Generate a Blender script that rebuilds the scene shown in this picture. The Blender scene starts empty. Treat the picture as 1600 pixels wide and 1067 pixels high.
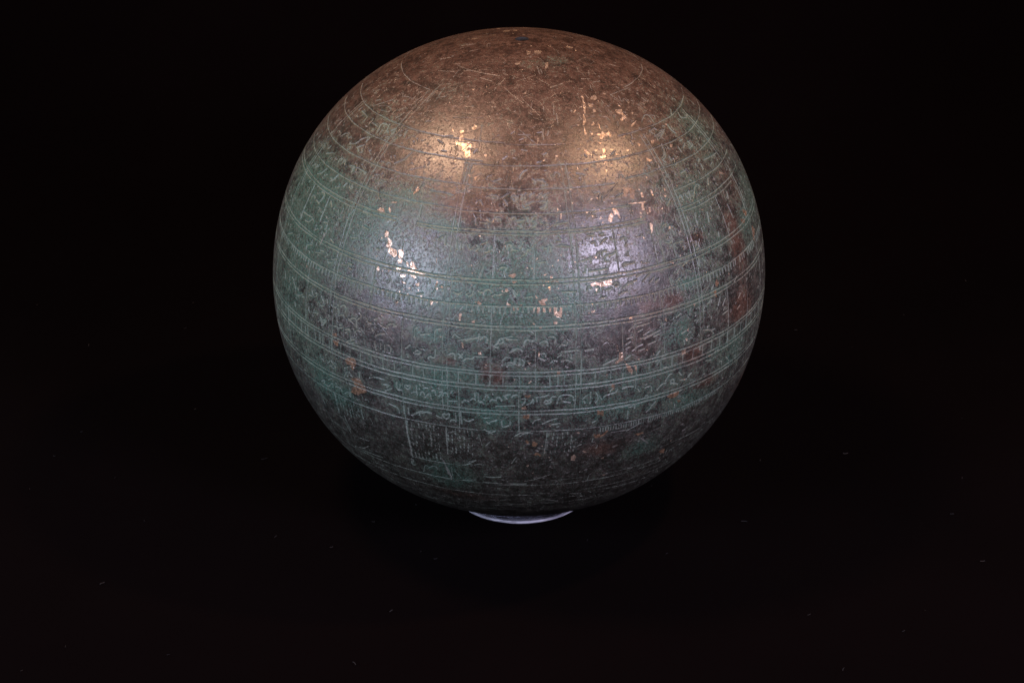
import bpy, math, random
import numpy as np
from mathutils import Vector, Matrix

random.seed(7); np.random.seed(7)
R = 0.10                                   # globe radius in metres
FLATTEN = 0.982                            # the bronze sphere is slightly oblate
FLOOR = -1.02 * R                          # cloth level (globe centre is the origin)
scene = bpy.context.scene
col = scene.collection

# ------------------------------------------------------------------ camera
cam_data = bpy.data.cameras.new("camera"); cam = bpy.data.objects.new("camera", cam_data); col.objects.link(cam)
CAM_ROT = [[0.999944, 0.009841, 0.003959], [-0.000649, 0.429252, -0.903185], [-0.010588, 0.903131, 0.429234]]
cam.matrix_world = Matrix.Translation(Vector((0.0, -7.10811, 3.06465)) * R) @ Matrix(CAM_ROT).to_4x4()
cam_data.sensor_width = 36.0
cam_data.lens = 2968.40 / 1600 * 36.0
cam_data.clip_start = 0.01; cam_data.clip_end = 20
scene.camera = cam

# ------------------------------------------------------------------ world and lamps
world = bpy.data.worlds.new("World"); scene.world = world; world.use_nodes = True
bg = world.node_tree.nodes["Background"]; bg.inputs[0].default_value = (0.8, 0.85, 1.0, 1); bg.inputs[1].default_value = 0.006
scene.view_settings.view_transform = 'Standard'; scene.view_settings.look = 'None'
scene.view_settings.exposure = 0; scene.view_settings.gamma = 1

def lamp(name, pos, target, power, color, size, size_y=None):
    d = bpy.data.lights.new(name, 'AREA'); d.energy = power; d.color = color
    d.shape = 'RECTANGLE' if size_y else 'DISK'; d.size = size * R
    if size_y: d.size_y = size_y * R
    o = bpy.data.objects.new(name, d); col.objects.link(o)
    p = Vector(pos) * R; o.location = p
    o.rotation_euler = (Vector(target) * R - p).to_track_quat('-Z', 'Y').to_euler()
    return o
lamp("warm_ceiling_lamp", (-2.25, -0.85, 5.0), (0, 0, 0), 2.15, (1.0, 0.62, 0.40), 0.95)
lamp("warm_ceiling_lamp", (3.1, -0.95, 4.9), (0, 0, 0), 1.8, (1.0, 0.60, 0.35), 0.40)
lamp("cool_side_lamp", (-5.0, -4.45, 2.1), (0, 0, 0), 4.15, (0.74, 0.765, 1.0), 1.9, 2.1)
lamp("cool_side_lamp", (4.0, -5.1, 2.7), (0, 0, 0), 4.8, (0.83, 0.745, 1.0), 1.6, 1.9)

# ------------------------------------------------------------------ helpers
def tag(o, label=None, cat=None, group=None, kind=None):
    if label: o["label"] = label
    if cat: o["category"] = cat
    if group: o["group"] = group
    if kind: o["kind"] = kind
    return o

def link(name, mesh, parent=None):
    o = bpy.data.objects.new(name, mesh); col.objects.link(o)
    if parent: o.parent = parent
    return o

class NT:
    """small helper round a material node tree"""
    def __init__(s, name):
        s.m = bpy.data.materials.new(name); s.m.use_nodes = True
        s.t = s.m.node_tree; s.t.nodes.clear()
    def n(s, kind, **kw):
        nd = s.t.nodes.new(kind)
        for k, v in kw.items(): setattr(nd, k, v)
        return nd
    def put(s, sock, v):
        if hasattr(v, "is_output"): s.t.links.new(v, sock)
        elif isinstance(v, (tuple, list)): sock.default_value = (*v, 1) if len(v) == 3 and len(sock.default_value) == 4 else v
        else: sock.default_value = v
    def math(s, op, a, b=0.0, c=0.0, clamp=False):
        nd = s.n("ShaderNodeMath", operation=op, use_clamp=clamp)
        for i, v in enumerate((a, b, c)): s.put(nd.inputs[i], v)
        return nd.outputs[0]
    def rng(s, v, a, b, c=0.0, d=1.0):
        nd = s.n("ShaderNodeMapRange", interpolation_type='SMOOTHSTEP')
        for i, x in enumerate((v, a, b, c, d)): s.put(nd.inputs[i], x)
        return nd.outputs[0]
    def noise(s, vec, scale, detail=3, rough=0.55, dist=0.0):
        nd = s.n("ShaderNodeTexNoise"); s.put(nd.inputs["Vector"], vec)
        nd.inputs["Scale"].default_value = scale; nd.inputs["Detail"].default_value = detail
        nd.inputs["Roughness"].default_value = rough; nd.inputs["Distortion"].default_value = dist
        return nd.outputs["Fac"]
    def mix(s, f, a, b):
        nd = s.n("ShaderNodeMix", data_type='RGBA'); s.put(nd.inputs[0], f); s.put(nd.inputs[6], a); s.put(nd.inputs[7], b)
        return nd.outputs[2]
    def mixf(s, f, a, b):
        nd = s.n("ShaderNodeMix", data_type='FLOAT'); s.put(nd.inputs[0], f); s.put(nd.inputs[2], a); s.put(nd.inputs[3], b)
        return nd.outputs[0]
    def vscale(s, vec, k):
        nd = s.n("ShaderNodeVectorMath", operation='MULTIPLY'); s.put(nd.inputs[0], vec); nd.inputs[1].default_value = k
        return nd.outputs[0]
    def out(s, shader):
        o = s.n("ShaderNodeOutputMaterial"); s.t.links.new(shader, o.inputs[0]); return s.m

# ------------------------------------------------------------------ what is engraved, worn and stained on the globe
# latitude / longitude in hundredths of a degree, measured on the globe (longitude 0 faces the viewer)
STROKES = "511,-2475 604,-2374;368,-2452 387,-2405 318,-2423;438,-2285 500,-2249 527,-2158 448,-2137 427,-2247;560,-2122 564,-2049;379,-1954 452,-1901 402,-1873 424,-1793 614,-1798;531,-1496 571,-1462 573,-1375 456,-1364;574,-1288 510,-1218;583,-1211 494,-1278;421,-1199 481,-1149 495,-1098 476,-1012 553,-963 551,-878 555,-709;893,-1143 929,-1041 978,-872;899,-878 1057,-866;937,-837 1002,-788 1008,-694 876,-699;815,-546 871,-480 960,-448 998,-382 912,-346 865,-429;981,-381 1030,-180;789,-529 810,-462 774,-470;392,-371 501,-373 576,-290 561,-207;359,-271 450,-272 462,-172 400,-105 545,-115;686,-208 758,-159 778,-59;-396,-2513 -359,-2482 -388,-2436 -337,-2386 -383,-2369 -480,-2440 -435,-2505 -396,-2513;-314,-2234 -546,-2236 -542,-2217;-542,-2358 -490,-2308 -500,-2262;-381,-2172 -403,-2164;-538,-2151 -462,-2129 -451,-2073 -519,-2058;-362,-2079 -336,-2050 -332,-1977;-577,-2042 -480,-1964 -463,-1927 -520,-1911;-385,-1888 -358,-1851 -360,-1806 -470,-1801;-498,-1730 -428,-1674 -364,-1654 -393,-1709;-462,-1639 -389,-1619 -368,-1548 -474,-1524;-364,-1460 -311,-1433;-572,-1501 -558,-1333;-277,-2150 -299,-2145;-282,-2076 -301,-2071;-275,-1885 -296,-1878;-290,-1732 -307,-1728;-573,-1212 -498,-1184 -526,-1081;-491,-1037 -436,-993 -470,-934;-311,-940 -470,-934;-324,-864 -484,-865;-522,-840 -497,-789 -555,-755;-454,-754 -372,-728 -318,-669 -386,-660;-484,-618 -421,-584 -438,-533;-456,-500 -375,-483 -371,-399 -450,-373;-327,-315 -405,-264;-307,-298 -294,-197;-362,-163 -312,-130 -301,-63;-597,-483 -573,-111;-293,-567 -312,-562;-311,-711 -330,-706;-1135,-2391 -1081,-2307 -987,-2183 -1081,-2211;-1022,-2149 -961,-2068 -981,-1958;-365,-2715 -509,-2724 -530,-2647 -384,-2628;-1138,-2404 -1011,-2246 -962,-2128 -983,-2073 -945,-1996 -973,-1924;-967,-1666 -917,-1627 -955,-1593 -902,-1536 -939,-1503 -1070,-1564 -1049,-1635 -967,-1666;-1114,-1495 -1066,-1474 -1065,-1402 -1095,-1376;-877,-1375 -1082,-1367;-817,-1257 -1132,-1253;-1012,-1186 -1069,-1117 -988,-991;-931,-747 -912,-643;-1025,-696 -1087,-645 -1008,-618 -1002,-540 -955,-488;-971,-376 -1125,-377 -1144,-299 -1096,-230;-985,-196 -1073,-196;-1017,-1816 -1047,-1745 -1059,-1691;-946,-2471 -1101,-2478;967,-275 963,-74;832,70 920,78 973,128 945,279;882,405 933,464 930,565 824,574;1016,599 1030,684 993,735 923,735;795,819 854,870 803,973 890,990;705,-154 768,-105 761,13 708,47;377,-266 414,-250 399,-133 545,-118;546,-18 401,-25 401,0 546,-15;529,49 474,91 383,59;650,449 666,516 594,533;562,399 513,517;445,635 506,685 475,769;469,871 498,973 436,1076;681,938 686,1212;671,1368 679,1543;295,1766 405,2081;564,786 614,853;618,1058 527,1066;-326,-285 -295,-226;-362,-167 -312,-142 -301,-75;-399,61 -388,128 -459,112 -540,63;-540,164 -480,264 -380,279 -501,290;-361,354 -462,365;-362,363 -345,480;-487,518 -428,550 -470,602;-431,618 -474,670 -513,637 -529,553;-347,514 -310,598;-433,652 -353,666 -358,752;-522,791 -402,804 -326,870 -332,1058 -388,1130 -470,1142;-491,927 -523,1066;-471,1342 -415,1383 -373,1443;-514,1362 -579,1392;-321,1502 -583,1507;-346,1618 -413,1666 -537,1683 -591,1632;-440,1713 -527,1754;-475,1805 -431,1911 -413,2038;-347,2219 -319,2330 -332,2446;-400,2074 -346,2107;-357,1943 -306,1995;461,-4869 339,-4835 473,-4726 519,-4700;479,-4426 521,-4299 315,-4291;574,-4252 597,-4178 523,-4173 500,-4247;517,-4074 571,-3957 527,-3919 303,-3912;443,-4071 502,-4001 428,-3998;454,-3788 568,-3782 624,-3682 585,-3590 524,-3610;264,-4006 372,-3808;216,-3946 288,-3807;621,-3215 689,-3125 718,-3004;786,-3321 717,-3305;494,-3241 346,-3237 298,-3204;476,-3095 349,-3081;464,-2992 316,-2989;486,-2902 449,-2822 331,-2849;908,-3268 863,-3232;890,-3119 848,-2993 893,-2915;910,-2957 989,-2843 989,-2764 910,-2797 962,-2722;-509,-4928 -462,-4860 -515,-4840;-340,-4755 -307,-4723;-521,-4696 -422,-4597;-390,-4566 -454,-4520;-574,-4511 -520,-4422;-434,-4129 -378,-4024 -324,-3923;-650,-4158 -532,-4116 -505,-4039 -613,-4053;-390,-3696 -533,-3700;-442,-3412 -363,-3213 -371,-3026;-494,-3035 -475,-2891 -534,-2957;-651,-3008 -542,-2836;-346,-2704 -549,-2707 -521,-2597;-1138,-5063 -1040,-4937 -1142,-4970;-969,-4766 -894,-4632;-1163,-4915 -1180,-4800 -977,-4624 -1111,-4633;-1072,-4538 -1012,-4386 -1098,-4328;-1126,-4230 -1035,-4106 -1135,-4079;-931,-4059 -1148,-4057;133,-4923 -82,-4919;85,-5510 -37,-5518;1003,-5147 1035,-5106 988,-5081 932,-5133;1013,-5280 936,-5231;880,-5388 890,-5255;1029,-4905 938,-4844;977,-4836 827,-4783 807,-4897;1022,-4700 939,-4672;921,-4438 955,-4390 911,-4410;1005,-4346 981,-4303 761,-4301;1000,-4242 1064,-4151 1015,-4070 913,-4105;772,-4264 823,-4219 827,-4144;798,-3995 720,-3822;819,-3925 882,-3768 685,-3751;1012,-3692 960,-3618 835,-3741;941,-3482 858,-3452 868,-3345;977,-3270 1018,-3211;524,-4897 470,-4835 546,-4725 415,-4774 460,-4863;539,-5175 586,-4992;579,-5378 499,-5337;693,-5838 799,-5661;903,-6143 794,-6026;974,-6259 938,-6153;1902,-4384 1913,-4280;1982,-4225 1980,-4095;1889,-4168 1875,-4087;1904,-4752 1967,-4602;1815,-4866 1839,-4726 1920,-4699;1864,-5413 1915,-5196;1963,-5220 1983,-5097;922,-6737 772,-6624;468,-6018 381,-5990;2432,-499 2475,-465 2480,-302 2403,-371 2337,-351;2242,-922 2344,-894 2516,-834;1881,-791 1963,-813 2011,-728 1990,-647 1940,-644;1839,-1125 1862,-1055 1948,-1035;1972,-929 1924,-900 1945,-830;1874,-615 1910,-564 1888,-493 1924,-425;1974,-146 1874,-109;1868,-1180 1904,-1148;800,-2280 976,-2291 1021,-2238;805,-1823 1053,-1828 1080,-1695;948,-1423 1005,-1390;974,-1354 929,-1283;876,-1280 955,-1025;987,-838 1005,-703 928,-684;2057,-2032 2007,-2025;1836,-1908 1997,-1853;1954,-1791 1994,-1740 1948,-1697 1894,-1728;1726,-2292 1764,-2163;1890,-1471 1851,-1359 1908,-1291;1606,-2489 1543,-2452;879,-2136 927,-1956;3907,-927 3928,-865;3949,-803 3948,-630 3869,-622 3882,-730;3908,-519 4001,-354;3858,-451 3755,-381;3898,-241 3829,-196 3918,-135 3960,-222;3323,-1113 3442,-1131 3483,-1034 3433,-1007;3365,-998 3366,-837;3459,-848 3378,-758 3486,-648;3472,-586 3475,-516 3423,-522;3482,-264 3535,-165 3467,-153;2785,-1046 2839,-995;2887,-1250 2790,-1199 2864,-1112;2902,-1059 2889,-1000 2823,-974;2927,-928 2976,-817;2765,-836 2787,-744 2905,-734;2854,-335 2955,-320 2924,-224 2823,-221;2907,-1409 2788,-1411;2879,-1346 2794,-1354;2963,-1537 2781,-1488;3827,-1087 3727,-1007;3887,-2456 3902,-2201 3893,-1967 3863,-1821;3341,-815 3274,-798;3019,-1808 2850,-1795;2931,-1973 2993,-1885;3898,-256 3960,-237 3926,-172 3962,-109 3901,-97 3812,-179 3881,-245;3972,-23 3990,9 3867,-11;3902,74 3990,74 4008,128;3937,213 3990,257 4007,333;3900,425 3970,451 4004,539;3915,565 3985,603 4008,736;3931,631 3879,616;3771,115 3840,316;3727,21 3676,73 3719,167;3829,464 3842,677 3723,583 3699,456 3662,558 3756,627;3465,-258 3535,-160 3467,-148;3425,-116 3452,63;3349,-75 3341,-16 3298,-15;3521,124 3401,153;3418,223 3520,285 3537,367;3400,282 3417,342 3340,340 3315,280;3450,424 3466,485 3381,461 3380,520;3355,799 3373,962 3390,1146;3338,787 3328,836;3113,877 3043,929;3006,820 3002,906;2876,-29 3011,45;2777,102 2860,121 2843,196;2854,-329 2955,-314 2941,-219 2840,-216 2825,-85;2872,535 2871,592;2903,650 2901,688 2801,664;2896,840 2907,956 2882,1108;4310,428 4252,605;4173,508 4187,711;2633,1875 2699,1886 2728,1931 2705,1987;2630,1737 2695,1766 2706,1827;2626,1600 2526,1587;2593,1928 2628,1994 2620,2133 2655,2190;2557,1942 2491,1932 2498,2012;2908,1660 2951,1748 2849,1751;2871,1875 2962,1974 2970,2058;2977,2143 2939,2177;2911,2403 2938,2452 2924,2557 2860,2519;2760,2494 2807,2527;2555,2490 2635,2529 2549,2530;3083,1608 3073,1729;3057,1890 3082,1978;3941,1954 3958,2146 3824,2057;3802,2567 3849,2757;2561,1400 2587,1498 2599,1557;2326,1394 2306,1430 2455,1464;2332,1526 2355,1951;2217,1665 2213,1931;2337,2355 2375,2392 2378,2599;1950,1454 2032,1479 2010,1533 1975,1548;1865,1631 1889,1726 1975,1715 2016,1645;2050,1807 1931,1804;2002,2059 2048,2103 2029,2178 1968,2190 1961,2112;1906,1877 1940,2013;1901,2298 1957,2385 1969,2526;1752,1733 1771,1864;1780,2187 1817,2288;1956,896 1946,1200;1830,715 1861,786;2054,562 2101,652;1882,1017 1814,1032;1859,87 1875,244;2007,-159 1925,-88;2445,848 2394,855;2576,413 2590,542;3441,4446 3504,4527 3379,4539;3445,4695 3371,4746;3461,4800 3523,4890 3314,4811;3342,4946 3522,5147 3563,5316 3512,5350;3018,4775 2872,4715 2770,4721;3034,4462 2919,4443;2863,4508 2786,4498;2932,3577 3001,3620 3028,3773;2932,3577 2848,3611;2893,3769 2959,3826 2936,3888 2877,3846;2854,3864 2754,3878;2641,3587 2603,3680 2640,3776;2558,3800 2582,3864 2565,3942 2571,4087;2535,3818 2464,3875;2457,4397 2471,4497 2375,4485 2372,4422;2413,4566 2300,4547 2269,4440 2315,4490;2406,5382 2327,5372;2087,4461 1944,4411;2057,4574 1980,4640;2711,3427 2270,3443;3560,5887 3427,5742;3043,6445 2910,6387;2816,6209 2486,6249;3566,3851 3478,3891;3385,3959 3474,4107;2963,3415 2846,3423;3132,5726 3141,5988;2919,5227 2714,5155;5021,4717 5048,5024;5035,4759 4943,4777;4842,4846 4867,5242;4833,4835 4784,4810;4986,5718 4833,5685 4742,5779;4594,4806 4477,4762 4352,4676 4338,4550;4327,4504 4253,4571;4342,4817 4240,4816;5372,5255 5316,5519 5242,5420;4545,5677 4548,5841;4388,5612 4445,5813;4437,6017 4435,6191 4369,5942;3917,6184 3841,7090;3887,5917 3770,5892;5064,6847 4926,6711 4861,7033;4947,5184 4924,5388;4300,5872 4319,6130;4453,5429 4327,5424;3960,5877 3994,5984;3745,6345 3761,6503;5225,6626 5117,6360;3917,4920 3928,5124;4116,4831 4135,4927;5001,4716 5060,4978 4997,5062;4876,4794 4912,5251;4785,4920 4897,5321;5294,4713 5432,5092 5369,5282 5195,5208;4654,4828 4429,4710 4381,4546;4404,912 4474,995 4416,1079 4362,1046;4609,1290 4385,1311;4723,2821 4783,2976;5661,3233 5640,3400 5547,3415;5463,3702 5362,3629;6182,1378 5888,1286;5905,1394 5602,1339;5518,738 5252,719;6129,919 5992,896;5080,3914 4979,3881;5913,3644 5760,3537;4810,1975 4768,2011;4405,1580 4373,1766;4306,485 4286,620 4195,656;5395,-377 5459,-268;5378,-120 5370,276;5418,538 5435,715;5313,694 5497,755;4344,-68 4473,0 4528,141;4327,297 4272,385 4218,360;5001,-4 4982,151;4862,-1510 4965,-1438;4759,-571 4839,-455;4588,-1576 4161,-1595;4596,-1479 4444,-1508;5026,-1404 5554,-1481;4252,-765 4314,-591;5238,296 5197,402;5237,-88 5278,49;5417,-3678 5456,-3498;5174,-2624 5200,-2396;4818,-2550 4815,-2408;5044,-2841 4989,-2624;5349,871 5449,951;4879,682 4916,764;4694,462 4711,561;4996,-6898 4991,-6326 4902,-6292 4828,-6300;4960,-7154 5049,-7119;4785,-5284 4947,-5368 5044,-5348 5050,-5118;4932,-5811 4929,-5537;4759,-5108 4888,-5129;4908,-4939 5072,-5017;4950,-4746 5042,-4626;5286,-6555 5620,-5968;5327,-6300 5442,-5942 5416,-5515 5307,-5556;5272,-6010 5315,-5629;5447,-5151 5563,-5070;5381,-4885 5463,-4837;5249,-5279 5365,-5300;5295,-5068 5332,-4894;5279,-4807 5237,-4785;4292,-6077 4354,-5766 4524,-5709 4657,-5354 4505,-5436;4303,-5632 4426,-5405;4297,-5575 4244,-5449;4288,-6791 4426,-6638 4434,-6449 4373,-6502;3820,-5998 3912,-6044 3928,-5915;3853,-5661 3952,-5756;3791,-6874 3913,-6514;3890,-6977 3982,-6899;3327,-6654 3443,-6421;3784,-5236 3925,-5161 3891,-5447;3924,-5083 3900,-4693;3877,-7438 3853,-7234;3358,-7199 3457,-7097;5789,-5707 5859,-5386;5845,-5066 5923,-5071;5871,-4798 5957,-4760;5378,-6809 5462,-6597;4905,-4644 4959,-4595;4909,-4300 4939,-4260;4926,-4099 5068,-4149;4288,-3895 4385,-3695 4616,-3510;3373,-6514 3551,-6344;3406,-6277 3465,-6151;3383,-5886 3461,-5756 3582,-5685;3451,-5929 3427,-5804;3338,-5527 3390,-5380;3517,-5053 3446,-4952 3484,-4881 3527,-4938;3431,-5229 3525,-5172;3090,-5995 3107,-5875 3009,-5810 2833,-5937;2854,-6363 2933,-6303 2889,-6194;2869,-6071 2848,-5953;3035,-5462 2938,-5337;2470,-6444 2466,-6226 2494,-5967;2326,-6238 2358,-6027 2490,-5918 2431,-5866;2556,-5406 2593,-5286 2515,-5232 2426,-5279;2311,-5648 2357,-5563;2515,-4308 2552,-4161;1896,-5815 1971,-5620;1745,-6981 1871,-6696;3391,-6976 3460,-6897;3063,-6891 3106,-6826;3789,-5223 3882,-5251;2841,-5013 2942,-5054;2297,-4966 2257,-4851;2826,-4077 2808,-3883;3226,-4161 3206,-3926;3122,-4212 3108,-4036;-421,3294 -283,3379 -282,3454;-576,3093 -465,3201 -469,3300;-539,3459 -417,3444 -448,3550 -563,3539;-307,2230 -345,2473;-428,2591 -510,2643;-448,2774 -429,2888;-523,3717 -550,3911;-522,3483 -596,3649;-465,2938 -562,2949;53,3040 146,3108;-57,3214 -91,3338;494,4345 437,4591 317,4688;67,4237 148,4261;-297,3662 -385,3725;-290,4485 -325,4649;-180,4759 -160,4892;432,3754 337,3781;-1108,2885 -1010,2988;-965,3005 -889,3089;-1221,3668 -1119,3671;-865,2413 -861,2502;-498,5286 -663,5455;-482,3956 -437,4033;682,2271 726,2380;802,2296 821,2427;978,2346 1057,2481;1097,2484 1105,2664;577,2509 609,2665;738,2646 832,3089;812,2693 877,2879;581,2801 604,2986;346,2270 412,2377;509,2421 556,2509;279,3010 364,3103;578,2270 605,2356;719,2943 750,3085;480,2575 495,2709;2376,2341 2406,2391 2388,2634;1900,2289 1976,2407 2015,2632;1796,2235 1811,2385;1953,2778 2084,2986;2088,2644 2120,2786;1902,2951 1990,3084;1890,3112 1931,3191;1951,3717 2012,3786;2061,3907 2113,4089;1964,3988 1889,4133;1904,3502 1729,3515;1834,3562 1755,3570;1775,3650 1837,3794;1082,3051 1057,3163 918,3176;724,2703 836,3103;1022,3561 1068,3689;983,3936 1110,3977;958,4372 1008,4406;1051,4530 1092,4657;899,4884 1072,4976;846,5044 969,5165;636,5059 657,5236;613,3684 638,3810;1319,4699 1394,4780;547,5655 582,5785;417,4544 398,4726;1190,5593 1280,5747;774,5718 846,5861;1027,2546 1046,2848;908,2561 946,2669;-2090,-5296 -2413,-5216;-1910,-4595 -2407,-4493;-1861,-4486 -2282,-4455;-2343,-5131 -2417,-4682;-2462,-4434 -2399,-3874;-2947,-4651 -2920,-4112 -2890,-3653;-974,-2947 -1009,-2728 -1149,-2715;-937,-2580 -1135,-2583;-973,-2466 -1105,-2471;-1570,-3588 -1718,-3534;-1342,-4487 -1599,-4493;-1494,-5254 -1834,-5226;-2892,-4484 -2846,-4273 -2615,-3975;-3323,-4129 -3303,-3822;-2582,-2686 -2544,-2575 -2645,-2693 -2775,-2710 -2773,-2618;-2934,-2428 -2661,-2332 -2679,-2239;-2747,-2255 -2592,-2049 -2732,-1994;-2236,-159 -2040,-67;-2295,-1182 -2195,-982;-2423,-1332 -2341,-1109;-2373,-1035 -2316,-934 -2345,-821;-1717,-734 -1585,-640;-1394,-883 -1701,-824;-1389,-90 -1294,31 -1272,240;-2597,-1718 -2943,-1676;-2545,-1628 -3004,-1645;-2682,-1548 -2920,-1441;-2408,-1547 -2439,-1413;-1242,-754 -1354,-581;-1354,-581 -1279,-649;-1350,-669 -1270,-527;-1026,290 -950,323 -921,442;-1055,498 -973,633 -919,804;-1077,707 -1055,863;-1162,817 -1143,851;-1387,20 -1294,123 -1307,281;-792,2084 -794,2447;-1483,2075 -1500,2452;-1525,2457 -1380,2798;-1690,1646 -1595,1661;-1763,1316 -1726,1405;-1918,1774 -1819,1798;-3021,1767 -2851,1770;-916,2560 -832,2569;-1168,2418 -968,2410;-1119,1599 -1086,1669;-2896,163 -2835,396 -2679,736;-3783,689 -3932,1149;-4055,795 -3959,1154;-3733,1452 -3775,1696;-3825,1782 -3841,1908;-4485,715 -4355,769;-3901,271 -3959,389;-3590,1418 -3680,1762;-3641,2418 -3695,2951 -3755,3894;-3606,1950 -3681,2046;-3661,323 -3759,418;-3623,890 -3606,1064;-3429,3284 -3454,3379;-3892,2247 -4102,2389;-2763,-855 -2788,-661 -2749,-424;-2415,-1270 -2213,-985;-3009,-1390 -2929,-1071;-2983,-875 -3002,-413;-2634,-2692 -2551,-2580 -2744,-2703 -2743,-2613;-3223,-2103 -3221,-1924;-3231,-525 -3222,-422;-3829,-474 -3782,-203;-4197,-763 -4123,-163;-4328,-2964 -4504,-2864;-4402,-2689 -4383,-2317;-4561,-2287 -4500,-2039;-2240,-170 -2045,-61;8097,-10270 8300,-11255 8393,-11754;7648,-8635 7953,-8284;7714,-6428 7891,-6204;7079,-7116 7279,-6628;8122,-6071 8231,-7703 8262,-7050 8160,-5793;7122,-3380 7098,-1514;7167,-5008 7122,-3380;6797,-5691 6949,-4607;7304,-1640 7333,-1357;6769,-1335 7031,-1043;6603,-1459 6906,-1324;6937,-2594 6880,-1802;6697,-3264 6781,-3020;6086,-4475 6506,-4459;5927,-4338 6193,-4315;5941,-3942 6417,-4106;6315,-3675 6476,-3482;7492,1256 7183,1207;7360,1404 7207,1396;7291,1589 7198,1621;8566,13486 8618,11636;6093,-3946 6191,-3628;7016,-575 7132,-503;6855,641 6854,735;6321,-4191 6383,-4148;7003,-4468 6773,-4279;7138,-3963 6837,-4047;7177,5539 7205,6280;6836,3670 6777,4159;6654,4192 6623,4620;6587,3824 6418,3637;6695,1546 6797,2355;8040,5286 7908,4701;6645,8461 6294,8150;7430,5141 7422,6377;6180,4402 6190,5306 6164,5872;5925,3704 5798,3582;7365,1237 7182,1223;7359,1422 7235,1437;6148,9145 6098,8567;5814,5803 5677,5823;7016,4735 6893,4448;6916,4963 6856,4926;7247,4263 7158,4157;6910,6933 6791,7111;6086,6628 6064,6846;6342,3143 6240,3149;6074,4730 5937,4617"
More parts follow.
